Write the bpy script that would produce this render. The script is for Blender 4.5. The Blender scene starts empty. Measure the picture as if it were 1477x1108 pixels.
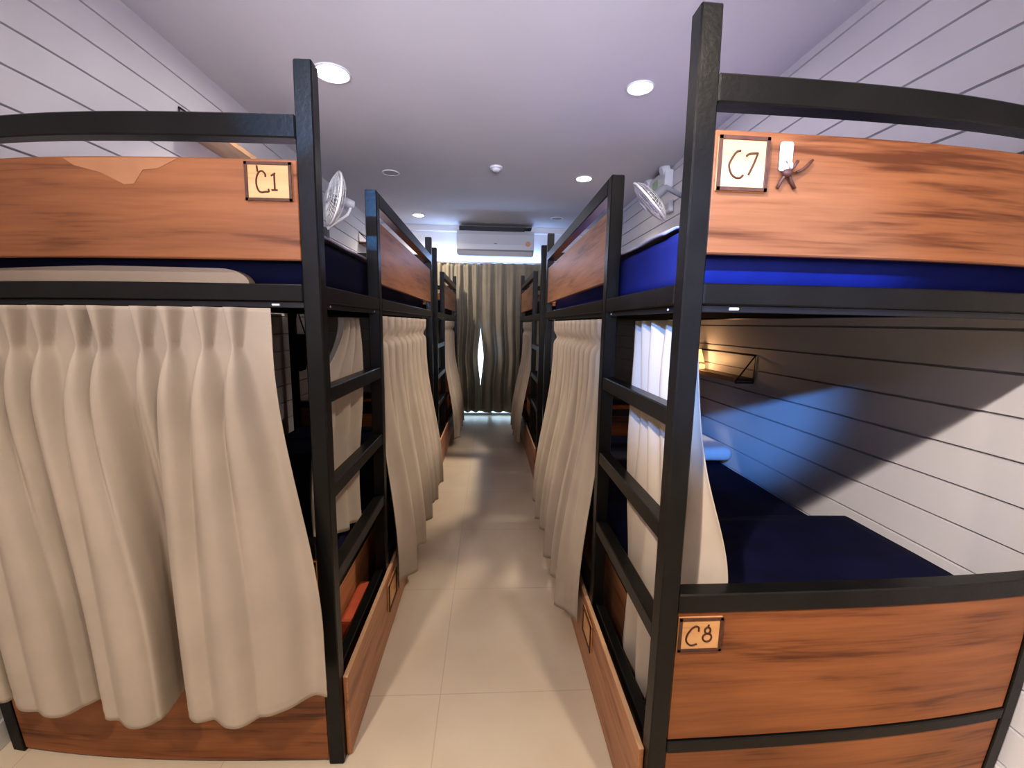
import bpy, bmesh, math, random
from mathutils import Vector, Matrix
random.seed(7)
SC = bpy.context.scene
COL = SC.collection
PI = math.pi

# ------------------------------------------------------------------ materials
def new_mat(name):
    m = bpy.data.materials.new(name); m.use_nodes = True
    nt = m.node_tree; b = nt.nodes['Principled BSDF']
    return m, nt, b

def simple(name, col, rough=.5, metal=0., var=.0, vscale=20., bump=0., bscale=60., spec=.5, sheen=0.):
    m, nt, b = new_mat(name)
    b.inputs['Base Color'].default_value = (*col, 1)
    b.inputs['Roughness'].default_value = rough
    b.inputs['Metallic'].default_value = metal
    b.inputs['Specular IOR Level'].default_value = spec
    if sheen: b.inputs['Sheen Weight'].default_value = sheen
    tc = nt.nodes.new('ShaderNodeTexCoord')
    if var:
        n = nt.nodes.new('ShaderNodeTexNoise'); n.inputs['Scale'].default_value = vscale; n.inputs['Detail'].default_value = 3
        r = nt.nodes.new('ShaderNodeValToRGB')
        r.color_ramp.elements[0].position = .3; r.color_ramp.elements[1].position = .7
        r.color_ramp.elements[0].color = (*[c * (1 - var) for c in col], 1)
        r.color_ramp.elements[1].color = (*[min(1, c * (1 + var)) for c in col], 1)
        nt.links.new(tc.outputs['Object'], n.inputs['Vector']); nt.links.new(n.outputs['Fac'], r.inputs['Fac'])
        nt.links.new(r.outputs['Color'], b.inputs['Base Color'])
    if bump:
        n2 = nt.nodes.new('ShaderNodeTexNoise'); n2.inputs['Scale'].default_value = bscale; n2.inputs['Detail'].default_value = 4
        bp = nt.nodes.new('ShaderNodeBump'); bp.inputs['Strength'].default_value = bump; bp.inputs['Distance'].default_value = .01
        nt.links.new(tc.outputs['Object'], n2.inputs['Vector']); nt.links.new(n2.outputs['Fac'], bp.inputs['Height'])
        nt.links.new(bp.outputs['Normal'], b.inputs['Normal'])
    return m

def wood(name, axis, dark, light, rough=.38):
    """laminate with grain running along one axis (object space)"""
    m, nt, b = new_mat(name)
    tc = nt.nodes.new('ShaderNodeTexCoord')
    def noise(sl, sc, det=4, dist=0.):
        mp = nt.nodes.new('ShaderNodeMapping')
        s = [sc, sc, sc]; s[axis] = sl
        mp.inputs['Scale'].default_value = s
        n = nt.nodes.new('ShaderNodeTexNoise'); n.inputs['Scale'].default_value = 1; n.inputs['Detail'].default_value = det
        n.inputs['Distortion'].default_value = dist
        nt.links.new(tc.outputs['Object'], mp.inputs['Vector']); nt.links.new(mp.outputs['Vector'], n.inputs['Vector'])
        return n
    a = noise(2.2, 26, 5, .6); c = noise(1.2, 9, 2, .4); f = noise(7, 150, 4, .3)
    mx = nt.nodes.new('ShaderNodeMath'); mx.operation = 'MULTIPLY_ADD'; mx.inputs[1].default_value = .55
    nt.links.new(a.outputs['Fac'], mx.inputs[0])
    m2 = nt.nodes.new('ShaderNodeMath'); m2.operation = 'MULTIPLY'; m2.inputs[1].default_value = .45
    nt.links.new(c.outputs['Fac'], m2.inputs[0]); nt.links.new(m2.outputs[0], mx.inputs[2])
    m3 = nt.nodes.new('ShaderNodeMath'); m3.operation = 'MULTIPLY_ADD'; m3.inputs[1].default_value = .26
    nt.links.new(f.outputs['Fac'], m3.inputs[0]); nt.links.new(mx.outputs[0], m3.inputs[2])
    r = nt.nodes.new('ShaderNodeValToRGB'); e = r.color_ramp.elements
    e[0].position = .47; e[0].color = (*dark, 1); e[1].position = .78; e[1].color = (*light, 1)
    x = e.new(.58); x.color = (*[(d * .4 + l * .6) for d, l in zip(dark, light)], 1)
    nt.links.new(m3.outputs[0], r.inputs['Fac']); nt.links.new(r.outputs['Color'], b.inputs['Base Color'])
    b.inputs['Roughness'].default_value = rough
    return m

def fabric(name, col, trans=.0, rough=.9, bump=.12, var=.06):
    m, nt, b = new_mat(name)
    tc = nt.nodes.new('ShaderNodeTexCoord')
    n = nt.nodes.new('ShaderNodeTexNoise'); n.inputs['Scale'].default_value = 7; n.inputs['Detail'].default_value = 5
    r = nt.nodes.new('ShaderNodeValToRGB'); e = r.color_ramp.elements
    e[0].position = .3; e[1].position = .7
    e[0].color = (*[c * (1 - var) for c in col], 1); e[1].color = (*[min(1, c * (1 + var)) for c in col], 1)
    nt.links.new(tc.outputs['Object'], n.inputs['Vector']); nt.links.new(n.outputs['Fac'], r.inputs['Fac'])
    nt.links.new(r.outputs['Color'], b.inputs['Base Color'])
    w = nt.nodes.new('ShaderNodeTexNoise'); w.inputs['Scale'].default_value = 320; w.inputs['Detail'].default_value = 1
    bp = nt.nodes.new('ShaderNodeBump'); bp.inputs['Strength'].default_value = bump; bp.inputs['Distance'].default_value = .002
    nt.links.new(tc.outputs['Object'], w.inputs['Vector']); nt.links.new(w.outputs['Fac'], bp.inputs['Height'])
    nt.links.new(bp.outputs['Normal'], b.inputs['Normal'])
    b.inputs['Roughness'].default_value = rough; b.inputs['Specular IOR Level'].default_value = .2
    if trans:
        t = nt.nodes.new('ShaderNodeBsdfTranslucent'); ms = nt.nodes.new('ShaderNodeMixShader'); ms.inputs[0].default_value = trans
        nt.links.new(r.outputs['Color'], t.inputs['Color'])
        out = nt.nodes['Material Output']
        nt.links.new(b.outputs[0], ms.inputs[1]); nt.links.new(t.outputs[0], ms.inputs[2]); nt.links.new(ms.outputs[0], out.inputs['Surface'])
    return m

def emit(name, col, s):
    m = bpy.data.materials.new(name); m.use_nodes = True; nt = m.node_tree
    nt.nodes.remove(nt.nodes['Principled BSDF'])
    e = nt.nodes.new('ShaderNodeEmission'); e.inputs['Color'].default_value = (*col, 1); e.inputs['Strength'].default_value = s
    nt.links.new(e.outputs[0], nt.nodes['Material Output'].inputs['Surface'])
    return m

def tile_mat():
    m, nt, b = new_mat('cream floor tiles')
    tc = nt.nodes.new('ShaderNodeTexCoord'); sp = nt.nodes.new('ShaderNodeSeparateXYZ')
    nt.links.new(tc.outputs['Object'], sp.inputs[0])
    def line(out, off, per, hw):
        a = nt.nodes.new('ShaderNodeMath'); a.operation = 'SUBTRACT'; a.inputs[1].default_value = off
        nt.links.new(sp.outputs[out], a.inputs[0])
        p = nt.nodes.new('ShaderNodeMath'); p.operation = 'PINGPONG'; p.inputs[1].default_value = per / 2
        nt.links.new(a.outputs[0], p.inputs[0])
        l = nt.nodes.new('ShaderNodeMath'); l.operation = 'LESS_THAN'; l.inputs[1].default_value = hw
        nt.links.new(p.outputs[0], l.inputs[0]); return l
    lx = line('X', -.155, .6, .0016); ly = line('Y', 1.302, .588, .0016)
    mxx = nt.nodes.new('ShaderNodeMath'); mxx.operation = 'MAXIMUM'
    nt.links.new(lx.outputs[0], mxx.inputs[0]); nt.links.new(ly.outputs[0], mxx.inputs[1])
    n = nt.nodes.new('ShaderNodeTexNoise'); n.inputs['Scale'].default_value = 3; n.inputs['Detail'].default_value = 5
    r = nt.nodes.new('ShaderNodeValToRGB'); e = r.color_ramp.elements
    e[0].position = .3; e[1].position = .7
    e[0].color = (.76, .63, .46, 1); e[1].color = (.84, .72, .55, 1)
    nt.links.new(tc.outputs['Object'], n.inputs['Vector']); nt.links.new(n.outputs['Fac'], r.inputs['Fac'])
    mc = nt.nodes.new('ShaderNodeMix'); mc.data_type = 'RGBA'; mc.inputs[7].default_value = (.66, .55, .41, 1)
    nt.links.new(mxx.outputs[0], mc.inputs[0]); nt.links.new(r.outputs['Color'], mc.inputs[6])
    nt.links.new(mc.outputs[2], b.inputs['Base Color'])
    b.inputs['Roughness'].default_value = .36; b.inputs['Specular IOR Level'].default_value = .35
    return m

M = {}
M['steel'] = simple('dark grey painted steel', (.010, .0095, .009), .32, .1, .25, 9, .05, 90, .32)
M['wood_x'] = wood('reddish brown wood laminate crosswise', 0, (.085, .020, .005), (.33, .118, .038))
M['wood_y'] = wood('reddish brown wood laminate lengthwise gloss toned', 1, (.20, .065, .026), (.54, .25, .12))  # gloss of the guard panels is put into this brighter colour
M['wood_lit'] = wood('reddish brown wood laminate lit copy', 0, (.10, .030, .010), (.33, .130, .052))  # same laminate; stronger light on the upper panels is put into its colour
M['wood_edge'] = simple('pale laminate edge', (.62, .38, .22), .5)
M['orange_wood'] = simple('orange red board', (.50, .11, .05), .5, 0, .2, 6)
M['curtain'] = fabric('cream curtain cloth', (.55, .468, .385), .14)
M['grey_curtain'] = fabric('grey taupe curtain cloth', (.42, .37, .28), .06)
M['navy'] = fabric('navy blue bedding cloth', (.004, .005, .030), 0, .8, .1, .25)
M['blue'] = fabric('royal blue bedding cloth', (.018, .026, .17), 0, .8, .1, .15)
M['white_cloth'] = fabric('white pillow cloth', (.75, .73, .76), 0)
M['beige_cloth'] = fabric('beige blanket cloth', (.42, .33, .25), 0)
M['black_cloth'] = fabric('black cloth', (.006, .006, .007), 0)
M['black'] = simple('black plastic', (.01, .01, .013), .4)
M['white'] = simple('white plastic', (.82, .82, .84), .35)
M['white2'] = simple('off white plastic', (.62, .64, .68), .4)
M['grey'] = simple('grey plastic', (.28, .29, .31), .5)
M['shiplap'] = simple('white painted shiplap', (.80, .78, .80), .45, 0, .03, 3)
M['wallw'] = simple('white painted plaster', (.80, .79, .81), .7, 0, .02, 3)
M['ceil'] = simple('white ceiling paint', (.70, .68, .70), .8, 0, .02, 2)
M['dark_slab'] = simple('matt black slab', (.008, .007, .006), .95, spec=.05)
M['base'] = simple('white skirting paint', (.72, .70, .68), .5)
M['floor'] = tile_mat()
M['plaque'] = wood('light plywood plaque', 0, (.52, .24, .085), (.72, .41, .19), .5)
M['frame'] = simple('dark brown burnt edge', (.085, .032, .018), .5, 0, .3, 60)
M['ink'] = simple('brown burnt lettering', (.07, .022, .008), .6)
M['brown_cord'] = simple('dark brown cord', (.085, .03, .018), .6)
M['lit'] = emit('lit downlight lens', (1., .95, .9), 60)
M['lens_off'] = simple('unlit downlight lens', (.22, .22, .24), .3)
M['shade'] = emit('glowing warm lamp shade', (1., .55, .22), 1.6)
M['sticker'] = simple('orange round sticker', (.75, .38, .22), .5)
M['screen'] = simple('pale green indicator panel', (.45, .60, .40), .4)
M['paper'] = simple('white paper strip', (.85, .78, .68), .6)
M['outside'] = emit('pale blue daylight', (.62, .82, 1.), 5)
def glass_mat():
    m, nt, b = new_mat('clear door glass')
    b.inputs['Transmission Weight'].default_value = 1; b.inputs['Roughness'].default_value = .02; b.inputs['IOR'].default_value = 1.3
    return m
M['glass'] = glass_mat()

# ------------------------------------------------------------------ mesh helpers
class MB:
    def __init__(s): s.bm = bmesh.new()
    def box(s, x0, x1, y0, y1, z0, z1, bev=.002, seg=1):
        if x0 > x1: x0, x1 = x1, x0
        if y0 > y1: y0, y1 = y1, y0
        r = bmesh.ops.create_cube(s.bm, size=1)
        vs = r['verts']
        for v in vs:
            v.co = Vector(((x0 + x1) / 2 + v.co.x * (x1 - x0), (y0 + y1) / 2 + v.co.y * (y1 - y0), (z0 + z1) / 2 + v.co.z * (z1 - z0)))
        if bev:
            es = list({e for v in vs for e in v.link_edges})
            bmesh.ops.bevel(s.bm, geom=es, offset=bev, segments=seg, affect='EDGES', profile=.5)
        return s
    def cyl(s, a, b, r, r2=None, n=20, cap=True):
        a, b = Vector(a), Vector(b); r2 = r if r2 is None else r2
        d = b - a; q = Vector((0, 0, 1)).rotation_difference(d.normalized()).to_matrix().to_4x4()
        bmesh.ops.create_cone(s.bm, cap_ends=cap, segments=n, radius1=r, radius2=r2, depth=d.length,
                              matrix=Matrix.Translation((a + b) / 2) @ q)
        return s
    def tube(s, pts, r, n=8, closed=False):
        pts = [Vector(p) for p in pts]; N = len(pts); rings = []
        up = None
        for i, p in enumerate(pts):
            if closed: t = pts[(i + 1) % N] - pts[i - 1]
            else: t = pts[min(i + 1, N - 1)] - pts[max(i - 1, 0)]
            t.normalize()
            if up is None:
                up = Vector((0, 0, 1)) if abs(t.z) < .9 else Vector((1, 0, 0))
            u = (up - t * up.dot(t))
            if u.length < 1e-4: u = t.orthogonal()
            u.normalize(); w = t.cross(u); up = u
            rings.append([s.bm.verts.new(p + (u * math.cos(2 * PI * k / n) + w * math.sin(2 * PI * k / n)) * r) for k in range(n)])
        for i in range(N if closed else N - 1):
            A, B = rings[i], rings[(i + 1) % N]
            for k in range(n): s.bm.faces.new((A[k], A[(k + 1) % n], B[(k + 1) % n], B[k]))
        if not closed:
            s.bm.faces.new(rings[0][::-1]); s.bm.faces.new(rings[-1])
        return s
    def grid(s, nu, nv, f):
        g = [[s.bm.verts.new(f(i / nu, j / nv)) for j in range(nv + 1)] for i in range(nu + 1)]
        for i in range(nu):
            for j in range(nv): s.bm.faces.new((g[i][j], g[i + 1][j], g[i + 1][j + 1], g[i][j + 1]))
        return s
    def prism(s, prof, axis, a, b):
        """profile (list of 2D) extruded on axis from a to b; 2D are the other two axes in order"""
        def P(p, t):
            c = list(p); c.insert(axis, t); return c
        A = [s.bm.verts.new(P(p, a)) for p in prof]; B = [s.bm.verts.new(P(p, b)) for p in prof]
        n = len(prof)
        for i in range(n): s.bm.faces.new((A[i], A[(i + 1) % n], B[(i + 1) % n], B[i]))
        s.bm.faces.new(A[::-1]); s.bm.faces.new(B)
        return s
    def build(s, name, mat, parent=None, smooth=False, loc=None, rot=None, label=None):
        bmesh.ops.recalc_face_normals(s.bm, faces=s.bm.faces[:])
        me = bpy.data.meshes.new(name); s.bm.to_mesh(me); s.bm.free()
        if smooth:
            for p in me.polygons: p.use_smooth = True
        me.materials.append(mat)
        o = bpy.data.objects.new(name, me); COL.objects.link(o)
        if parent: o.parent = parent
        if loc: o.location = loc
        if rot: o.rotation_euler = rot
        if label: o['label'] = label
        return o

def thing(name, label, cat, loc=(0, 0, 0), rot=(0, 0, 0), group=None):
    o = bpy.data.objects.new(name, None); COL.objects.link(o)
    o.empty_display_size = .1
    o.location = loc; o.rotation_euler = rot
    o['label'] = label; o['category'] = cat
    if group: o['group'] = group
    return o
def tag(o, label, cat, group=None):
    o['label'] = label; o['category'] = cat
    if group: o['group'] = group
    return o
def struct(o): o['kind'] = 'structure'; return o
def copy_tree(o, parent=None):
    c = o.copy(); COL.objects.link(c)
    if parent: c.parent = parent
    for ch in [x for x in bpy.data.objects if x.parent == o]: copy_tree(ch, c)
    return c

# ------------------------------------------------------------------ measured layout (metres)
CZ = 2.50                                  # ceiling
XWL, XWR, YB, YF = -1.455, 1.425, 5.75, -2.2
XL, XR = -.406, .380                       # aisle faces of the bunks
YL, YR = 1.070, .831                       # near ends
P, W, L, LAD = .042, 1.0, 2.06, .556
HC, ZT = 1.850, 1.731
L2X, L2Y = -.418, 3.505
R2X, R2Y = .390, 3.270

# ------------------------------------------------------------------ room
mb = MB().box(XWL - .1, XWR + .1, YF - .1, YB + .1, -.1, 0, 0); struct(mb.build('floor', M['floor']))
mb = MB().box(XWL - .1, XWR + .1, YF - .1, YB + .1, CZ, CZ + .1, 0); struct(mb.build('ceiling', M['ceil']))
def shiplap(name, x, inward, z0, pitch):
    """horizontal boards with real recessed joints, profile in (x,z) extruded along y"""
    pr = [(x - inward * .1, 0), (x, 0)]
    z = z0
    while z - pitch > 0: z -= pitch
    g = (.0036 if inward > 0 else .0042); d = .016
    while z < CZ:
        pr += [(x, z - g), (x - inward * d, z - g * .3), (x - inward * d, z + g * .3), (x, z + g)]
        z += pitch
    pr += [(x, CZ), (x - inward * .1, CZ)]
    struct(MB().prism(pr, 1, YF, YB).build(name, M['shiplap']))
shiplap('wall_left', XWL, 1, 1.773, .1215)
shiplap('wall_right', XWR, -1, 1.037, .1185)
struct(MB().box(XWL, XWR, YF - .1, YF, 0, CZ, 0).build('wall_front', M['wallw']))
# back wall with the glass door opening behind the curtains
DX0, DX1, DZ = -.56, .60, 2.00
mb = MB().box(XWL, DX0, YB, YB + .1, 0, CZ, 0).box(DX1, XWR, YB, YB + .1, 0, CZ, 0).box(DX0, DX1, YB, YB + .1, DZ, CZ, 0)
struct(mb.build('wall_back', M['wallw']))
d = MB().box(DX0, DX0 + .05, YB + .02, YB + .07, 0, DZ).box(DX1 - .05, DX1, YB + .02, YB + .07, 0, DZ) \
    .box(DX0, DX1, YB + .02, YB + .07, DZ - .05, DZ).box(DX0, DX1, YB + .02, YB + .07, 0, .03).box(-.005, .045, YB + .02, YB + .07, .03, DZ - .05) \
    .build('door_1', M['white2']); struct(d)
MB().box(DX0 + .05, DX1 - .05, YB + .042, YB + .048, .03, DZ - .05, 0).build('door_pane', M['glass'], d)
MB().cyl((.02, YB + .0, .95), (.02, YB + .0, 1.1), .008).cyl((.02, YB + .02, .96), (.02, YB, .96), .005).cyl((.02, YB + .02, 1.09), (.02, YB, 1.09), .005).build('door_handle', M['grey'], d)
struct(MB().box(XWL, XWL + .012, YF, YB, 0, .08).build('baseboard_left', M['base']))
struct(MB().box(XWR - .012, XWR, YF, YB, 0, .08).build('baseboard_right', M['base']))
struct(MB().box(XWL, XWR, YB - .05, YB, 2.425, CZ, .004).build('trim_1', M['wallw']))

# ------------------------------------------------------------------ bunk beds
def make_bed(s, label, loc):
    """s=+1 stands against the right wall, -1 against the left; origin at the near aisle foot"""
    R = thing('bunk_bed', label, 'bunk bed', loc, group='steel and wood bunk beds along the aisle')
    def B(w0, w1, y0, y1, z0, z1, bev=.003): return MB().box(s * w0, s * w1, y0, y1, z0, z1, bev)
    st, wx, wy = M['steel'], M['wood_x'], M['wood_y']
    for w in (0, W - P):
        for y in (0, L - P): B(w, w + P, y, y + P, 0, HC).build('corner_post', st, R)
    B(0, P, LAD, LAD + P, 0, ZT).build('ladder_post', st, R)
    for y in (0, L - P):
        B(P, W - P, y, y + P, 1.679, ZT).build('top_rail', st, R)
        B(P, W - P, y + (.004 if y == 0 else .02), y + (.022 if y == 0 else .038), 1.405, 1.633).build('end_panel', M['wood_lit'], R)
        B(P, W - P, y, y + P, 1.307, 1.349).build('bed_rail', st, R)
        B(P, W - P, y, y + P, .638, .683).build('bed_rail', st, R)
        B(P, W - P, y + (.006 if y == 0 else .02), y + (.024 if y == 0 else .038), .307, .638).build('lower_panel', wx, R)
        B(P, W - P, y, y + P, .275, .307).build('crossbar', st, R)
        B(P, W - P, y + (.006 if y == 0 else .02), y + (.024 if y == 0 else .038), .010, .275).build('base_panel', wx, R)
        # panel fixing cleats so each panel is carried by the posts
    # aisle side
    B(0, P, LAD + P, L - P, 1.679, ZT).build('guard_rail', st, R)
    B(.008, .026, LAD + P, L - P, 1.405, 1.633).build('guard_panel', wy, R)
    B(0, P, P, LAD, 1.307, 1.349).build('side_rail', st, R)
    B(0, P, LAD + P, L - P, 1.307, 1.349).build('side_rail', st, R)
    B(W - P, W, P, L - P, 1.307, 1.349).build('side_rail', st, R)
    B(W - P, W, P, L - P, .36, .40).build('side_rail', st, R)
    B(.012, P, P, LAD, .245, .275).build('base_bar', st, R)
    B(.012, P, LAD + P, L - P, .245, .275).build('base_bar', st, R)
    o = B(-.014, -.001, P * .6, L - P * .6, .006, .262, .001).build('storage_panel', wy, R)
    B(-.0142, -.0008, P * .6, L - P * .6, .2615, .2650, .001).build('edge_strip', M['wood_edge'], o)
    for z in (1.093, .833, .585):
        B(.002, P - .002, P, LAD, z - .042, z).build('rung', st, R)
    # platforms
    B(P, W - .0425, P, L - P, 1.315, 1.337, .001).box(s * (W + .0005), s * (W + .032), P, L - P, 1.315, 1.337, .001).build('platform', M['dark_slab'], R)  # outer strip is added to block light falling down the wall gap
    B(.104, W - P, P, L - P, .345, .37, .001).build('platform', M['black'], R)
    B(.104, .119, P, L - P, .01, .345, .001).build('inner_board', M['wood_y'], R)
    # curtain track under the upper rails
    B(.012, .026, P + .02, L - P - .02, 1.293, 1.307, .001).build('curtain_track', M['black'], R)
    B(P, W - P, .012, .026, 1.293, 1.307, .001).build('curtain_track', M['black'], R)
    for (w, y) in ((P + .06, .010), (.010, LAD - .03), (.010, P + .05)):
        MB().cyl((s * w, y, 1.300), (s * (w + .018), y, 1.300), .003, n=10).build('track_stop', M['white'], R)
    return R
bedR1 = make_bed(1, 'near right black steel bunk bed carrying the C7 and C8 plaques', (XR, YR, 0))
bedL1 = make_bed(-1, 'near left black steel bunk bed carrying the C1 plaque, its end curtained below', (XL, YL, 0))
b = copy_tree(bedR1); b.location = (R2X, R2Y, 0); b['label'] = 'far right bunk bed behind the C7 bunk, next to the grey door curtain'
b = copy_tree(bedL1); b.location = (L2X, L2Y, 0); b['label'] = 'far left bunk bed behind the C1 bunk, next to the grey door curtain'

mb = MB()
q = [(-.985 + .0, 1.629), (-.72, 1.629), (-.765, 1.606), (-.80, 1.603), (-.822, 1.572), (-.845, 1.570), (-.90, 1.597), (-.96, 1.612)]
A = [mb.bm.verts.new((x, 0, z)) for x, z in q]; B2 = [mb.bm.verts.new((x, .0008, z)) for x, z in q]
for i in range(len(q)): mb.bm.faces.new((A[i], A[(i + 1) % len(q)], B2[(i + 1) % len(q)], B2[i]))
mb.bm.faces.new(A[::-1]); mb.bm.faces.new(B2)
o = mb.build('worn_patch', simple('faded laminate patch', (.40, .19, .09), .5, 0, .08, 12), bedL1, label='paler worn patch on the end panel'); o.location = (-XL, .0032, 0)
# ------------------------------------------------------------------ bedding
def soft_box(name, x0, x1, y0, y1, z0, z1, mat, r=.035, parent=None, sag=0., n=28, wob=.006, seed=0):
    """rounded cushion-like slab with gently uneven top"""
    mb = MB(); mb.box(x0, x1, y0, y1, z0, z1, 0)
    bmesh.ops.subdivide_edges(mb.bm, edges=mb.bm.edges[:], cuts=n, use_grid_fill=True)
    cx, cy, cz = (x0 + x1) / 2, (y0 + y1) / 2, (z0 + z1) / 2
    hx, hy, hz = abs(x1 - x0) / 2, abs(y1 - y0) / 2, (z1 - z0) / 2
    r = min(r, hz * .95)
    from mathutils import noise
    for v in mb.bm.verts:
        p = v.co - Vector((cx, cy, cz))
        c = Vector((max(-hx + r, min(hx - r, p.x)), max(-hy + r, min(hy - r, p.y)), max(-hz + r, min(hz - r, p.z))))
        dlt = p - c
        if dlt.length > 1e-6: p = c + dlt.normalized() * r
        k = noise.noise(Vector((p.x * 5 + seed, p.y * 4, seed * 3.1)))
        if p.z > 0: p.z += k * wob - sag * (1 - (p.x / hx) ** 2) * (1 - (p.y / hy) ** 2) * -1
        v.co = p + Vector((cx, cy, cz))
    return mb.build(name, mat, parent, smooth=True)

def mattress(s, bx, by, up, mat, label):
    z0, z1 = (1.338, 1.492) if up else (.371, .515)
    o = soft_box('mattress', s * (.052 if up else .106), s * (W - .048), .08, L - .05, 0, z1 - z0, mat, .04, seed=bx * 3 + up, wob=(.0 if up else .005))
    o.location = (bx, by, z0)
    return tag(o, label, 'mattress', 'mattresses of the four bunks')
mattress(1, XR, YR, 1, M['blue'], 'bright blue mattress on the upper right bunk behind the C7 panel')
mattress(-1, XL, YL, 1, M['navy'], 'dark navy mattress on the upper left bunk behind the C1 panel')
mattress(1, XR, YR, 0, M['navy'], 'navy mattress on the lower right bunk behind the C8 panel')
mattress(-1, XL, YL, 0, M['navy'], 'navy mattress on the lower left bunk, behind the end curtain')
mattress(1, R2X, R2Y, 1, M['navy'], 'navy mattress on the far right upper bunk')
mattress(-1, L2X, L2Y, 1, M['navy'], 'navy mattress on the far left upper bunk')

# lilac-white hems of the sheets seen on the upper mattresses
def sheet(s, bx, by, y0, y1, label):
    def f(u, v):
        y = y0 + (y1 - y0) * u; w = .0455 + .40 * v
        z = 1.503 + .002 * math.sin(u * 23) + .003 * math.sin(v * 9 + u * 5) - (.014 if v < .03 else 0)
        return (s * w, y, z - 1.5 - .006)
    o = MB().grid(60, 14, f).build('bed_sheet', fabric('lavender sheet cloth', (.46, .44, .60)), smooth=True)
    o.location = (bx, by, 1.5)
    sol = o.modifiers.new('t', 'SOLIDIFY'); sol.thickness = .006; sol.offset = 1
    return tag(o, label, 'sheet')
sheet(-1, XL, YL, .12, 1.3, 'lavender white folded sheet on top of the upper left mattress')
sheet(1, XR, YR, .22, 1.3, 'white folded sheet on top of the upper right blue mattress')
o = soft_box('pillow', XR + .10, XR + .52, YR + .08, YR + .19, 1.505, 1.56, M['navy'], .027, seed=4); tag(o, 'dark navy pillow lying on the upper right mattress beside the post', 'pillow')
# folded pad poking out under the C1 panel
def pad_f(w, z):
    return w, z
mb = MB()
pr = [(-.99 + .07, 1.3395), (-.19, 1.3395)]
for k in range(8):
    a = k / 7 * PI / 2
    pr.append((-.19 - .07 + .07 * math.cos(a) * 1.0, 1.350 + .038 * math.sin(a)))
pr += [(-.55, 1.3905), (-.80, 1.384), (-.93, 1.378)]
mb.prism([(XL + a, z) for a, z in pr], 1, 0, .0)
mb.bm.free()
mb = MB()
N = len(pr)
A = [mb.bm.verts.new((XL + p[0], YL + .046, p[1])) for p in pr]
Bv = [mb.bm.verts.new((XL + p[0], YL + .075, p[1])) for p in pr]
for i in range(N): mb.bm.faces.new((A[i], A[(i + 1) % N], Bv[(i + 1) % N], Bv[i]))
mb.bm.faces.new(A[::-1]); mb.bm.faces.new(Bv)
o = mb.build('folded_blanket', M['beige_cloth']); tag(o, 'beige folded blanket edge lying on the rail under the C1 panel', 'blanket')
# lower right bunk: white pillow at the far end, folded navy blanket near the wall
o = soft_box('pillow', 1.00, 1.362, 2.20, 2.70, .5225, .602, M['white_cloth'], .04, seed=9); tag(o, 'lilac white pillow at the head of the lower right bunk', 'pillow')
def bl(u, v):
    x = 1.325 - .76 * v; y = .92 + .60 * u
    prof = .05 * min(1, u / .18) * (1 - max(0, (u - .82) / .18))
    prof = max(prof, 0) * (1 - .55 * v) + .006 * math.sin(u * 19 + v * 3) * math.sin(v * 7)
    return (x, y, .5225 + max(prof, 0))
mb = MB().grid(40, 24, bl)
o = mb.build('folded_blanket', M['navy'], smooth=True); tag(o, 'navy blanket spread over the near end of the lower right bunk', 'blanket')
m_ = o.modifiers.new('t', 'SOLIDIFY'); m_.thickness = .008; m_.offset = 1
o = MB().box(XL - .101, XL - .046, 1.36, 1.60, .002, .240, .012, 2).build('storage_box', M['orange_wood'])
tag(o, 'orange red storage box under the near left bunk, below its ladder', 'box')

# ------------------------------------------------------------------ curtains
def smooth01(t): t = max(0, min(1, t)); return t * t * (3 - 2 * t)
def catmull(pts, n):
    out = []; N = len(pts) - 1
    for i in range(n + 1):
        t = i / n * N; k = min(int(t), N - 1); f = t - k
        p = [pts[max(k - 1, 0)], pts[k], pts[k + 1], pts[min(k + 2, N)]]
        out.append(tuple(.5 * (2 * p[1][c] + (p[2][c] - p[0][c]) * f + (2 * p[0][c] - 5 * p[1][c] + 4 * p[2][c] - p[3][c]) * f * f + (3 * p[1][c] - p[0][c] - 3 * p[2][c] + p[3][c]) * f ** 3) for c in range(2)))
    return out

# big pinch-pleated curtain across the end of the near left bunk
hem = [(-1.425, 1.085), (-1.40, 1.062), (-1.375, 1.050), (-1.345, 1.075), (-1.335, 1.115), (-1.318, 1.075), (-1.27, 1.050), (-1.19, 1.038), (-1.13, 1.052),
       (-1.095, 1.105), (-1.075, 1.135), (-1.055, 1.10), (-1.02, 1.048), (-.975, 1.026), (-.915, 1.022), (-.872, 1.045), (-.868, 1.10), (-.872, 1.140), (-.835, 1.150), (-.805, 1.135), (-.812, 1.08),
       (-.775, 1.045), (-.72, 1.036), (-.655, 1.026), (-.60, 1.052), (-.54, 1.085), (-.49, 1.108), (-.452, 1.100)]
NU = 420
hem = [(x * .925, min(y * .925, 1.058)) for x, y in hem]
hemc = catmull(hem, NU)
pleats = [-1.385, -1.325, -1.255, -1.182, -1.113, -1.041, -.954, -.903, -.807, -.744, -.665, -.598]
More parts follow.
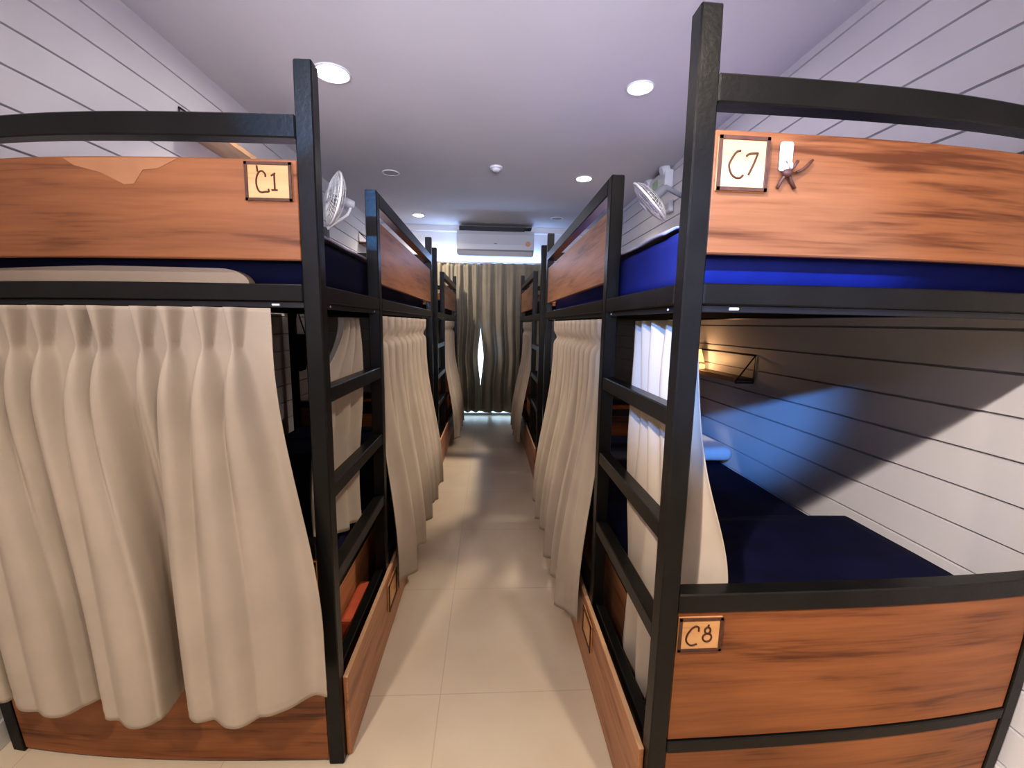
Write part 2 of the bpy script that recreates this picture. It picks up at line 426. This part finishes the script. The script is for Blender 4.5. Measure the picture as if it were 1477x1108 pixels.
# arc length of the hem, so that the cloth above maps straight down
acc = [0]
for i in range(NU): acc.append(acc[-1] + math.dist(hemc[i], hemc[i + 1]))
acc = [a / acc[-1] for a in acc]
def top_x(u):
    return -1.42 + (.899) * u
def end_curtain(u, v):
    i = u * NU; k = min(int(i), NU - 1); f = i - k
    hx, hy = [hemc[k][c] * (1 - f) + hemc[k + 1][c] * f for c in (0, 1)]
    ua = acc[k] * (1 - f) + acc[k + 1] * f
    tx = top_x(ua * .55 + u * .45)
    z = 1.291 - (1.291 - .28) * v
    zp = 1.195
    if z > zp: t = (z - zp) / (1.291 - zp); sig = .0065 + .012 * t ** 1.4; amp = .030 + .014 * t; pw = 4
    else:
        t = min(1, (zp - z) / .20); sig = .0065 + .026 * t ** .6; amp = .030 + .034 * math.sin(min(1, t * 1.4) * PI / 2); pw = 3
    b = 0; xs = tx
    for px in pleats:
        dlt = tx - px
        b = max(b, amp * math.exp(-abs(dlt / sig) ** pw))
        if z > zp - .03:
            kk = math.exp(-((z - zp) / .02) ** 2)
            xs -= dlt * .35 * kk * math.exp(-(dlt / .016) ** 2)
    gr = smooth01((v - .07) / .75)
    g2 = gr ** .6
    x = xs * (1 - gr) + hx * gr
    y = (1.064 - b) * (1 - g2) + hy * g2 - b * .30 * g2
    if z < .33: y += .001 * math.sin(z * 200)
    return (x, y - .004, z)
o = MB().grid(NU, 90, end_curtain).build('bed_curtain', M['curtain'], smooth=True)
tag(o, 'large cream pinch-pleated curtain hanging across the end of the lower left bunk', 'curtain', 'cream bunk curtains')

def side_curtain(s, bx, y0, y1, hy0, hy1, zt, zb, label, npl=13, nf=6, bulge=.05, base=.02, hemamp=.035, seed=0, nu=260, flare=0.):
    """gathered curtain hanging along the aisle side; s=+1 right row"""
    rnd = random.Random(seed)
    ph = [rnd.uniform(-.5, .5) for _ in range(npl + 2)]
    def f(u, v):
        z = zt - (zt - zb) * v
        t = smooth01((v - .04) / .9)
        y = (y0 + (y1 - y0) * u) * (1 - t) + (hy0 + (hy1 - hy0) * u) * t
        j = ph[int(u * npl)] * .3
        cc = math.cos(2 * PI * (npl * u) + .4 * j)
        top = .016 * (abs(cc) ** .6 * (1 if cc > 0 else -1))
        w_ = u + .018 * math.sin(2 * PI * 2.3 * u + seed)
        low = hemamp * (math.cos(2 * PI * nf * w_) + .3 * math.cos(2 * PI * nf * 2.07 * w_ + seed))
        g = smooth01((v - .06) / .55)
        neck = .010 * math.exp(-((v - .078) / .012) ** 2); top *= 1 - .8 * math.exp(-((v - .078) / .02) ** 2)
        out = base + top * (1 - .6 * g) + low * g * (.35 + .65 * v) + neck
        out -= bulge * smooth01((v - .15) / .8)
        out -= flare * (u ** 3) * t
        y += .012 * math.sin(2 * PI * nf * w_) * g
        zz = z + (.012 * math.sin(2 * PI * nf * .5 * u + seed) if v > .98 else 0)
        return (bx + s * out, y, zz)
    o = MB().grid(nu, 60, f).build('bed_curtain', M['curtain'], smooth=True)
    return tag(o, label, 'curtain', 'cream bunk curtains')
side_curtain(1, XR, YR + LAD + P + .012, 2.52, 1.46, 2.70, 1.285, .135, 'cream gathered curtain on the aisle side of the near right bunk, right of the walkway', 12, 6, .080, .018, .030, 3)
side_curtain(-1, XL, YL + LAD + P + .012, 2.86, 1.70, 2.98, 1.285, .15, 'cream gathered curtain on the aisle side of the near left bunk, beyond its ladder', 9, 5, .080, .018, .030, 5)
side_curtain(1, R2X, 3.90, 4.9, 4.0, 4.95, 1.285, .10, 'cream curtain bulging from the far right bunk beside the door', 9, 4, .11, .012, .02, 8, 160)
side_curtain(-1, L2X, 4.12, 5.2, 4.15, 5.15, 1.285, .10, 'cream curtain bulging from the far left bunk beside the door', 9, 4, .11, .012, .02, 9, 160)
side_curtain(1, R2X, 3.34, 3.72, 3.36, 3.70, 1.285, .62, 'short cream curtain behind the ladder of the far right bunk', 4, 3, -.02, .06, .010, 11, 90)

# ladder curtain, near right bunk: flares into the bed at its near edge, tucked behind the end rail
def lad_r(u, v):
    z = 1.278
    t = smooth01((v - .05) / .95)
    yt = .905 + .375 * u
    yb = .885 + .385 * u
    # near edge short (tucked on the bed), far part long
    zb = .60 - .42 * smooth01((u - .27) / .14)
    zz = z - (z - zb) * v
    xt = XR + .060 + .012 * math.cos(2 * PI * 5 * u)
    near = (1 - smooth01(u / .32))
    xb = XR + .070 + .095 * near + .017 * math.cos(2 * PI * 3 * u + .6)
    g = smooth01((v - .08) / .9)
    return (xt * (1 - g) + xb * g + .006 * math.sin(9 * v + 8 * u), yt * (1 - t) + yb * t, zz)
o = MB().grid(120, 50, lad_r).build('bed_curtain', M['curtain'], smooth=True)
tag(o, 'cream curtain hanging behind the ladder of the near right bunk, flaring past its corner post', 'curtain', 'cream bunk curtains')
def lad_l(u, v):
    t = smooth01(v); zz = 1.275 - (1.275 - .56) * v + .1 * v * (1 - u) * 0
    wid = .10 + .16 * smooth01(v / .35)
    y1 = 1.585; y = y1 - wid * 1.6 * (1 - u)
    return (XL - .078 + .014 * math.cos(2 * PI * 3 * u + 2 * v) + .01 * math.sin(6 * v), y, zz - .10 * (u - .5) * t)
o = MB().grid(90, 50, lad_l).build('bed_curtain', M['curtain'], smooth=True)
tag(o, 'cream bunched curtain hanging behind the ladder of the near left bunk', 'curtain', 'cream bunk curtains')
for cu in [x for x in bpy.data.objects if x.name.startswith('bed_curtain')]:
    md = cu.modifiers.new('thickness', 'SOLIDIFY'); md.thickness = .0022; md.offset = 0

# grey curtains over the glass door, parted slightly
def back_curtain(x0, x1, gap_side, label, seed):
    n = 5
    def f(u, v):
        z = 2.03 - 1.955 * v
        x = x0 + (x1 - x0) * u
        zz = z; yo = .0 if gap_side > 0 else .0
        k = math.exp(-((z - .82) / .27) ** 2) * .042
        if gap_side > 0: x -= k * u
        else: x += k * (1 - u)
        amp = .014 + .036 * smooth01(v * 1.5)
        y = 5.635 + .012 * gap_side + amp * math.cos(2 * PI * n * (u + .02 * math.sin(7 * u + seed))) + .008 * math.cos(2 * PI * n * 2.3 * u + seed)
        return (x, y, zz)
    o = MB().grid(220, 40, f).build('door_curtain', M['grey_curtain'], smooth=True)
    md = o.modifiers.new('thickness', 'SOLIDIFY'); md.thickness = .003
    tag(o, label, 'curtain', 'grey curtains over the glass door')
    return o
back_curtain(-.70, -.106, 1, 'left grey full-length curtain over the door at the end of the aisle', 1)
back_curtain(-.116, .72, -1, 'right grey full-length curtain over the door at the end of the aisle', 4)
t = thing('curtain_rail', 'thin white curtain rail above the grey door curtains', 'curtain rail', (0, 5.635, 2.035))
MB().box(-.74, .76, -.012, .012, 0, .016).build('rail', M['white'], t)
for x in (-.7, 0, .72): MB().box(x - .01, x + .01, -.01, YB - 5.635, .004, .014).build('bracket', M['white'], t)

# ------------------------------------------------------------------ number plaques
def stroke_mesh(strokes, hw, hh, r=.0016):
    mb = MB()
    for st in strokes:
        c = catmull(st, max(6, len(st) * 4)) if len(st) > 2 else st
        mb.tube([(p[0] * hw, 0, p[1] * hh) for p in c], r, 6)
    return mb
def ell(cx, cy, rx, ry): return [(cx + rx * math.sin(a * PI / 6), cy + ry * math.cos(a * PI / 6)) for a in range(13)]
def plaque(x0, x1, z0, z1, y, strokes, label, rot=0., r=.0021):
    hw, hh = (x1 - x0) / 2, (z1 - z0) / 2
    t = thing('number_plaque', label, 'plaque', ((x0 + x1) / 2, y, (z0 + z1) / 2), (0, 0, 0), 'bunk number plaques')
    MB().box(-hw, hw, -.006, 0, -hh, hh, .0008).build('board', M['plaque'], t)
    f = .085 * 2 * hw
    f = .007
    mb = MB()
    mb.box(-hw, hw, -.0085, -.0055, hh - f, hh, .0005).box(-hw, hw, -.0085, -.0055, -hh, -hh + f, .0005)
    mb.box(-hw, -hw + f, -.0085, -.0055, -hh, hh, .0005).box(hw - f, hw, -.0085, -.0055, -hh, hh, .0005)
    mb.build('frame', M['frame'], t)
    if strokes:
        o = stroke_mesh(strokes, hw, hh, r).build('lettering', M['ink'], t); o.location = (0, -.0062, 0)
    return t
C1 = [[(-.12, .23), (-.13, .38), (-.25, .53), (-.40, .45), (-.50, .17), (-.52, -.14), (-.45, -.44), (-.33, -.55), (-.15, -.52), (0, -.50), (-.02, -.38)],
      [(.12, .30), (.30, .44)], [(.255, .38), (.255, -.40)], [(.12, -.42), (.38, -.42)], [(-.47, .80), (-.44, .48)]]
C7 = [[(-.13, .47), (-.30, .41), (-.48, .13), (-.55, -.09), (-.45, -.37), (-.27, -.51), (-.08, -.51), (.03, -.41)],
      [(.09, .27), (.23, .37), (.55, .41)], [(.55, .41), (.40, -.02), (.23, -.40)]]
C8 = [[(-.09, .20), (-.10, .42), (-.24, .50), (-.42, .36), (-.60, 0), (-.62, -.36), (-.42, -.62), (-.13, -.55)],
      ell(.32, .24, .13, .18), ell(.32, -.18, .20, .24), [(.32, .42), (.36, .58)]]
C2 = [C1[0], [(.10, .30), (.20, .45), (.38, .45), (.46, .25), (.30, -.1), (.10, -.42), (.46, -.42)]]
plaque(-.566, -.459, 1.537, 1.624, YL + .0035, C1, 'square wooden plaque reading C1 on the upper left end panel')
plaque(.428, .528, 1.521, 1.620, YR + .0035, C7, 'square wooden plaque reading C7 on the upper right end panel')
plaque(.425, .525, .545, .628, YR + .0055, C8, 'square wooden plaque reading C8 on the lower right end panel')
plaque(-.556, -.450, .545, .632, YL + .0055, C2, 'wooden plaque half hidden by the big curtain on the lower left bunk')
def side_plaque(x, y0, y1, z0, z1, s, label):
    t = thing('side_plaque', label, 'plaque', (x, (y0 + y1) / 2, (z0 + z1) / 2))
    hy, hz = (y1 - y0) / 2, (z1 - z0) / 2
    MB().box(0, -s * .005, -hy, hy, -hz, hz, .0008).build('board', M['plaque'], t)
    f = .009; a, b = -s * .0045, -s * .008
    MB().box(a, b, -hy, hy, hz - f, hz, 0).box(a, b, -hy, hy, -hz, -hz + f, 0).box(a, b, -hy, -hy + f, -hz, hz, 0).box(a, b, hy - f, hy, -hz, hz, 0).build('frame', M['frame'], t)
side_plaque(XR - .0145, 1.31, 1.43, .135, .235, 1, 'small dark-framed plaque on the aisle storage panel of the near right bunk')
side_plaque(XL + .0145, 1.575, 1.715, .115, .225, -1, 'small dark-framed plaque on the aisle storage panel of the near left bunk')
for a, b_, lb in (((1.735, .195), (1.86, .160), 'upper white tape strip on the near left storage panel'), ((1.755, .165), (1.80, .115), 'lower white tape strip on the near left storage panel')):
    y0, z0 = a; y1, z1 = b_
    mb = MB(); dv = Vector((0, y1 - y0, z1 - z0)); nrm = Vector((0, -dv.z, dv.y)).normalized() * .010
    X = XL + .0142
    q = [Vector((X, y0, z0)) + nrm, Vector((X, y1, z1)) + nrm, Vector((X, y1, z1)) - nrm, Vector((X, y0, z0)) - nrm]
    A = [mb.bm.verts.new(v) for v in q]; Bq = [mb.bm.verts.new(v + Vector((.0015, 0, 0))) for v in q]
    for i in range(4): mb.bm.faces.new((A[i], A[(i + 1) % 4], Bq[(i + 1) % 4], Bq[i]))
    mb.bm.faces.new(A[::-1]); mb.bm.faces.new(Bq)
    tag(mb.build('tape_strip', M['paper']), lb, 'tape')

# adhesive hook with a knotted cord on the C7 panel
t = thing('adhesive_hook', 'white oval adhesive hook on the upper right end panel, right of the C7 plaque', 'hook', (.5635, YR + .0035, 1.590))
mb = MB(); mb.box(-.0125, .0125, -.005, 0, -.028, .025, .0045, 3); mb.build('backplate', M['white'], t, True)
MB().tube([(0, -.004, -.006), (0, -.014, -.012), (.001, -.019, -.022), (.004, -.015, -.027)], .0035).build('hook_arm', M['white2'], t, True)
t = thing('knotted_cord', 'dark brown knotted cord hanging from the white hook right of the C7 plaque', 'cord', (.5635, YR + .0035, 1.556))
MB().tube([(.014, -.018, .020), (.008, -.018, .010), (.000, -.010, .001), (-.008, -.006, -.014), (-.013, -.005, -.026)], .0032).build('strand', M['brown_cord'], t, True)
MB().tube([(-.006, -.010, .004), (.004, -.010, .000), (.012, -.006, -.012), (.022, -.005, -.026)], .0032).build('strand', M['brown_cord'], t, True)
mb = MB(); bmesh.ops.create_uvsphere(mb.bm, u_segments=14, v_segments=10, radius=.0085, matrix=Matrix.Translation((.001, -.0105, .000)) @ Matrix.Diagonal((1.2, .8, .85, 1))); mb.build('knot', M['brown_cord'], t, True)
MB().tube([(.022, -.006, .004), (.032, -.006, .008), (.042, -.006, .016), (.053, -.005, .028)], .0026).tube([(.008, -.010, .0), (.014, -.008, .002), (.022, -.006, .004)], .0012).build('strand', M['brown_cord'], t, True)

# ------------------------------------------------------------------ fans
def fan(loc, normal, r, label, mount):
    """guard disc facing `normal`, origin at the hub"""
    t = thing('electric_fan', label, 'fan', loc)
    n = Vector(normal).normalized(); q = Vector((0, 0, 1)).rotation_difference(n)
    def ring(rad, h, tr, mb, k=40): mb.tube([q @ Vector((rad * math.cos(2 * PI * i / k), rad * math.sin(2 * PI * i / k), h)) for i in range(k)], tr, 6, True)
    mb = MB(); ring(r, 0, .0085, mb); mb.build('rim', M['white'], t, True)
    for nm, sg, dep in (('front_guard', 1, .036), ('rear_guard', -1, .055)):
        mb = MB()
        for f_, hh in ((.92, .35), (.75, .72), (.5, .95), (.25, 1.0)): ring(r * f_, sg * dep * hh, .0015, mb, 28)
        for i in range(36):
            a = 2 * PI * i / 36; c, s_ = math.cos(a), math.sin(a)
            mb.tube([q @ Vector((r * g * c, r * g * s_, sg * dep * hh)) for g, hh in ((1, 0), (.92, .35), (.75, .72), (.5, .95), (.22, 1.))], .0013, 4)
        mb.build(nm, M['white'], t, True)
    MB().cyl(q @ Vector((0, 0, .044)), q @ Vector((0, 0, .052)), r * .22, n=24).build('badge', M['white2'], t)
    mb = MB()
    for b_ in range(3):
        a0 = 2 * PI * b_ / 3
        def f(u, v):
            rr = r * (.15 + .70 * u); w = (.35 + .5 * math.sin(PI * min(1, u * .8 + .1)))
            a = a0 + (v - .5) * w * 1.6
            return q @ Vector((rr * math.cos(a), rr * math.sin(a), .02 * (v - .5) * 2 - .008))
        mb.grid(8, 8, f)
    mb.build('blades', M['white2'], t, True)
    MB().cyl(q @ Vector((0, 0, -.050)), q @ Vector((0, 0, -.13)), r * .24, r * .16, 24).build('motor_housing', M['grey'] if mount == 'wall' else M['white2'], t)
    L0 = Vector(loc)
    if mount == 'wall':
        e = Vector((XWR - .012, L0.y + .10, L0.z + .10)) - L0
        MB().tube([q @ Vector((0, 0, -.13)), e * .8 + Vector((0, 0, -.02)), e], .016, 10).build('bracket_arm', M['grey'], t, True)
        MB().box(e.x - .0, e.x + .012, e.y - .05, e.y + .05, e.z - .07, e.z + .07, .004).build('wall_plate', M['white'], t)
    else:
        zr = ZT - L0.z; yr = (YL + L - P / 2) - L0.y
        k = q @ Vector((0, 0, -.12))
        sx = -.105
        MB().tube([k, Vector((k.x * .8, yr * .6, -r * .55)), Vector((sx, yr, -r * 1.0 - .035)), Vector((sx, yr, zr + .09))], .011, 10).build('stem', M['white'], t, True)
        MB().box(sx - .04, sx + .04, yr - .034, yr + .034, zr + .0015, zr + .165, .008, 2).box(sx - .03, sx + .03, yr - .038, yr - .0225, zr - .045, zr + .02, .004).box(sx - .03, sx + .03, yr + .0225, yr + .038, zr - .045, zr + .02, .004).build('clamp', M['black'], t)
    return t
fan((-1.045, 3.06, 2.075), (-.80, -.52, .16), .172, 'white clip-on fan above the far end of the upper left bunk', 'rail')
fan((1.07, 2.95, 2.09), (-.68, .33, -.65), .157, 'white wall fan tilted down over the upper right bunk, seen edge-on', 'wall')

# ------------------------------------------------------------------ wall shelves with wire ends
def shelf(x_wall, s, y0, y1, z, dep, h, label, mat, cat='shelf'):
    """s=+1: sticks out to +x (left wall); -1: right wall"""
    t = thing('wall_shelf', label, cat, (x_wall, y0, z))
    Ly = y1 - y0
    MB().box(0, s * dep, 0, Ly, 0, .018, .001).build('board', mat, t)
    MB().box(s * dep, s * (dep + .008), 0, Ly, -.004, .022, .001).build('front_edge', M['wood_edge'], t)
    for y in (.0, Ly):
        MB().tube([(s * .004, y, -.006), (s * .004, y, h), (s * (dep + .004), y, .0), (s * (dep + .004), y, -.006), (s * .004, y, -.006)], .0045, 8).build('wire_bracket', M['black'], t)
    MB().tube([(s * .004, 0, h), (s * .004, Ly, h)], .0045, 8).build('wire_rail', M['black'], t)
    return t
shelf(XWL, 1, 2.20, 2.90, 2.135, .15, .105, 'wooden wall shelf with black wire ends above the near left bunk', wood('pale pine shelf board', 1, (.55, .36, .22), (.75, .55, .38)))
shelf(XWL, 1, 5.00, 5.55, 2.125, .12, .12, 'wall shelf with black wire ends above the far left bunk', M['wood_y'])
shelf(XWR, -1, 2.19, 2.80, .975, .10, .14, 'dark wire shelf on the wall inside the lower right bunk', simple('dark walnut shelf board', (.06, .035, .02), .5))
t = thing('reading_lamp', 'small glowing cone lamp on the wire shelf inside the lower right bunk', 'lamp', (XWR - .055, 2.70, .9945))
MB().box(-.032, .032, -.032, .032, 0, .030, .004).build('base', M['shade'], t)
MB().cyl((0, 0, .030), (0, 0, .042), .007).build('stem', M['black'], t)
MB().cyl((0, 0, .042), (0, 0, .125), .036, .013, 24).build('lamp_shade', M['shade'], t, True)
ld = bpy.data.lights.new('reading_bulb', 'POINT'); ld.energy = 1.2; ld.color = (1., .55, .25); ld.shadow_soft_size = .02
lo = bpy.data.objects.new('reading_bulb', ld); COL.objects.link(lo); lo.location = (XWR - .12, 2.66, 1.06)
# black cloth bag hanging inside the lower left bunk
t = thing('hanging_bag', 'black cloth bag hanging inside the lower left bunk, seen between the curtain and the post', 'bag', (-.865, 2.0, 1.310))
def bag(u, v):
    a = 2 * PI * u; w = .040 * (1 - .45 * max(0, v - .55) / .45) * (1 if v < .99 else .05); dpt = .02 * math.sin(PI * min(1, .15 + v * .85)) + .004
    return (w * math.cos(a), dpt * math.sin(a), -.11 - .17 * v)
MB().grid(24, 20, bag).build('pouch', M['black_cloth'], t, True)
MB().tube([(-.03, 0, -.11), (-.01, 0, -.04), (0, 0, 0), (.01, 0, -.04), (.03, 0, -.11)], .003).build('strap', M['black_cloth'], t)

# ------------------------------------------------------------------ air conditioner
t = thing('air_conditioner', 'white split air conditioner high on the end wall above the grey curtains', 'air conditioner', (.075, YB, 2.095))
hwid = .485
prof = [(0, .0), (-.10, .0), (-.17, .028), (-.215, .07), (-.222, .15), (-.215, .27), (-.19, .322), (0, .326)]
MB().prism([(y, z) for y, z in prof], 0, -hwid, hwid).build('body', M['white2'], t)
mb = MB()
for i in range(14): mb.box(-hwid + .03, hwid - .03, -.19 + i * .013, -.184 + i * .013, .355, .372, 0)
mb.box(-hwid + .03, hwid - .12, -.200, -.06, .316, .368, .003); mb.build('intake_and_shadow', M['black'], t)  # black block also stands in for the shadow band above the unit
MB().prism([(-.105, -.004), (-.172, .022), (-.218, .066), (-.224, .070), (-.178, .018), (-.108, -.010)], 0, -hwid + .02, hwid - .02).build('louvre', M['white'], t)
MB().box(-hwid + .005, hwid - .005, -.2255, -.214, .072, .090, .001).build('seam', M['grey'], t)
MB().cyl((hwid - .075, -.218, .165), (hwid - .075, -.2265, .165), .032, n=24).build('sticker', M['sticker'], t)
MB().box(-.02, .02, -.2245, -.218, .155, .167, .001).build('badge', M['grey'], t)

# ------------------------------------------------------------------ emergency light
t = thing('emergency_light', 'white emergency light box on the right wall near the ceiling, partly behind the corner post', 'emergency light', (XWR, 3.62, 2.335))
MB().box(0, -.07, -.20, .20, 0, .14, .012, 2).build('housing', M['white'], t)
MB().box(-.0695, -.0735, -.07, .05, .04, .10, .001).build('indicator_panel', M['screen'], t)
for y in (-.12, .12):
    h = MB().cyl((-.035, y * 1.35, .14), (-.035, y * 1.35, .155), .012).cyl((-.03, y * 1.35 , .150), (-.09, y * 1.35, .128), .030, .034, 24).build('lamp_head', M['white'], t)
t2 = thing('socket_box', 'small white junction box on the right wall below the emergency light', 'socket', (XWR, 3.44, 2.15))
MB().box(0, -.035, -.05, .05, 0, .09, .006).build('box', M['white'], t2); MB().box(-.035, -.038, -.03, .03, .02, .07, .001).build('cover', M['white2'], t2)

# ------------------------------------------------------------------ ceiling lights
def downlight(x, y, on, label, pw=1.):
    t = thing('downlight', label, 'ceiling light', (x, y, CZ), group='recessed ceiling downlights')
    mb = MB(); k = 40
    mb.tube([(.066 * math.cos(2 * PI * i / k), .066 * math.sin(2 * PI * i / k), -.002) for i in range(k)], .006, 8, True)
    mb.build('trim_ring', M['white'], t, True)
    MB().cyl((0, 0, -.0035), (0, 0, -.001), .060, n=36).build('lens', M['lit'] if on else M['lens_off'], t)
    if on:
        ld = bpy.data.lights.new('downlight_lamp', 'AREA'); ld.shape = 'DISK'; ld.size = .11
        ld.energy = POW; ld.color = (1., .86, .70); ld.spread = math.radians(SPR if pw > 1.4 and y > 2 else 142)
        lo = bpy.data.objects.new('downlight_lamp', ld); COL.objects.link(lo); ld.energy *= pw; lo.parent = t; lo.location = (0, 0, -.012)
    return t
POW = 9; SPR = 112
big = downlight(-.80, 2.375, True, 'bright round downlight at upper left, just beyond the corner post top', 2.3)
big.scale = (1.3, 1.3, 1)  # enlarged so that its size stands in for the bloom
downlight(.78, 2.377, True, 'bright round downlight at upper right, left of the tall corner post', 2.5)
downlight(.80, 3.800, True, 'lit round downlight above the guard rail of the near right bunk', 2.0)
downlight(-.83, 5.235, True, 'small lit downlight at far left near the end wall')
downlight(-.83, 3.825, False, 'unlit round downlight above the white clip-on fan')
downlight(.79, 5.190, False, 'unlit round downlight at far right near the end wall')
def lamp_only(x, y, pw):
    """the row of downlights over and behind the viewer: only their light is needed"""
    ld = bpy.data.lights.new('downlight_lamp', 'AREA'); ld.shape = 'DISK'; ld.size = .11
    ld.energy = POW * pw; ld.color = (1., .86, .70); ld.spread = math.radians(142)
    lo = bpy.data.objects.new('downlight_lamp', ld); COL.objects.link(lo); lo.location = (x, y, CZ - .012)
lamp_only(-.80, .945, .25)
lamp_only(-.80, -.485, 2.3)
lamp_only(.78, -.485, 1.8)
t = thing('smoke_detector', 'small white dome smoke detector in the middle of the ceiling', 'smoke detector', (.048, 3.61, CZ))
MB().cyl((0, 0, 0), (0, 0, -.014), .052, .050, 32).build('base', M['white'], t)
MB().cyl((0, 0, -.014), (0, 0, -.034), .040, .022, 32).build('cap', M['white'], t, True)

# ------------------------------------------------------------------ lights
def area(loc, target, sx, sy, e, col, spread=180):
    ld = bpy.data.lights.new('fill', 'AREA'); ld.shape = 'RECTANGLE'; ld.size = sx; ld.size_y = sy; ld.energy = e; ld.color = col
    ld.spread = math.radians(spread)
    o = bpy.data.objects.new('fill_light', ld); COL.objects.link(o); o.location = loc
    o.rotation_euler = (Vector(target) - Vector(loc)).to_track_quat('-Z', 'Y').to_euler(); return o
# blue-lit front room behind the viewer
area((-1.1, -1.9, 2.35), (1.3, 2.5, 2.0), .5, .25, 6, (.34, .46, 1.0))
def spot(loc, target, e, col, ang, blend, rad):
    l_ = bpy.data.lights.new('beam', 'SPOT'); l_.energy = e; l_.color = col; l_.spot_size = math.radians(ang); l_.spot_blend = blend; l_.shadow_soft_size = rad
    o_ = bpy.data.objects.new('beam_light', l_); COL.objects.link(o_); o_.location = loc
    o_.rotation_euler = (Vector(target) - Vector(loc)).to_track_quat('-Z', 'Y').to_euler(); return o_
spot((-.80, -.40, 2.46), (1.42, 1.15, .70), 250, (1., .88, .80), 34, .5, .03)  # added warm spot to brighten the lower right wall patch
spot((-.72, -1.95, 2.28), (-.43, 1.65, 1.66), 420, (.12, .45, 1.), 5, .5, .02)
sp = bpy.data.lights.new('blue_spot', 'SPOT'); sp.energy = 800; sp.color = (.13, .38, 1.0); sp.spot_size = math.radians(14.5); sp.spot_blend = .7; sp.shadow_soft_size = .05
so = bpy.data.objects.new('blue_spot', sp); COL.objects.link(so); so.location = (-.80, -1.7, 2.15)
so.rotation_euler = (Vector((1.42, 2.6, .75)) - Vector(so.location)).to_track_quat('-Z', 'Y').to_euler()
# daylight leaking over the top of the grey curtains and outside the door
area((.03, 5.70, 2.045), (.03, 5.69, 3.0), 1.3, .05, 13, (.38, .58, 1.0))
area((0, 6.5, 1.2), (0, 5.8, 1.0), 1.4, 2.0, 25, (.6, .8, 1.0))
# added fill behind the viewer, aimed up to brighten the ceiling
area((0, -1.4, 1.5), (0, 1.9, 2.5), 1.2, .6, 19, (.80, .82, 1.), 56)
w = bpy.data.worlds.new('world'); SC.world = w; w.use_nodes = True
w.node_tree.nodes['Background'].inputs[0].default_value = (.55, .8, 1., 1); w.node_tree.nodes['Background'].inputs[1].default_value = 2.5

# ------------------------------------------------------------------ camera (ultra-wide lens with mild barrel distortion)
cd = bpy.data.cameras.new('camera'); co = bpy.data.objects.new('camera', cd); COL.objects.link(co); SC.camera = co
YAW, PIT, ROL = .0563, .1411, -.01647
sy, cy, spt, cp, cr, sr = math.sin(YAW), math.cos(YAW), math.sin(PIT), math.cos(PIT), math.cos(ROL), math.sin(ROL)
F = Vector((sy * cp, cy * cp, -spt)); R_ = Vector((cy, -sy, 0)); U_ = Vector((sy * spt, cy * spt, cp))
right = R_ * cr - U_ * sr; up = R_ * sr + U_ * cr
mt = Matrix((right, up, -F)).transposed().to_4x4(); mt.translation = (0, 0, 1.2637)
co.matrix_world = mt
cd.sensor_width = 36; cd.clip_start = .02
cd.type = 'PANO'; cd.panorama_type = 'FISHEYE_LENS_POLYNOMIAL'
cd.fisheye_fov = math.radians(178)
K = (1.2299495, -.1382603, -.4113445, .2114050)
cd.fisheye_polynomial_k0 = 0
cd.fisheye_polynomial_k1 = -K[0] / 18; cd.fisheye_polynomial_k2 = -K[1] / 18 ** 2
cd.fisheye_polynomial_k3 = -K[2] / 18 ** 3; cd.fisheye_polynomial_k4 = -K[3] / 18 ** 4

SC.view_settings.view_transform = 'Standard'
SC.view_settings.look = 'Medium High Contrast'
SC.view_settings.exposure = 0.0
SC.view_settings.gamma = 1.0
SC.cycles.max_bounces = 8
SC.cycles.diffuse_bounces = 2
SC.cycles.sample_clamp_indirect = 4
SC.cycles.use_denoising = True
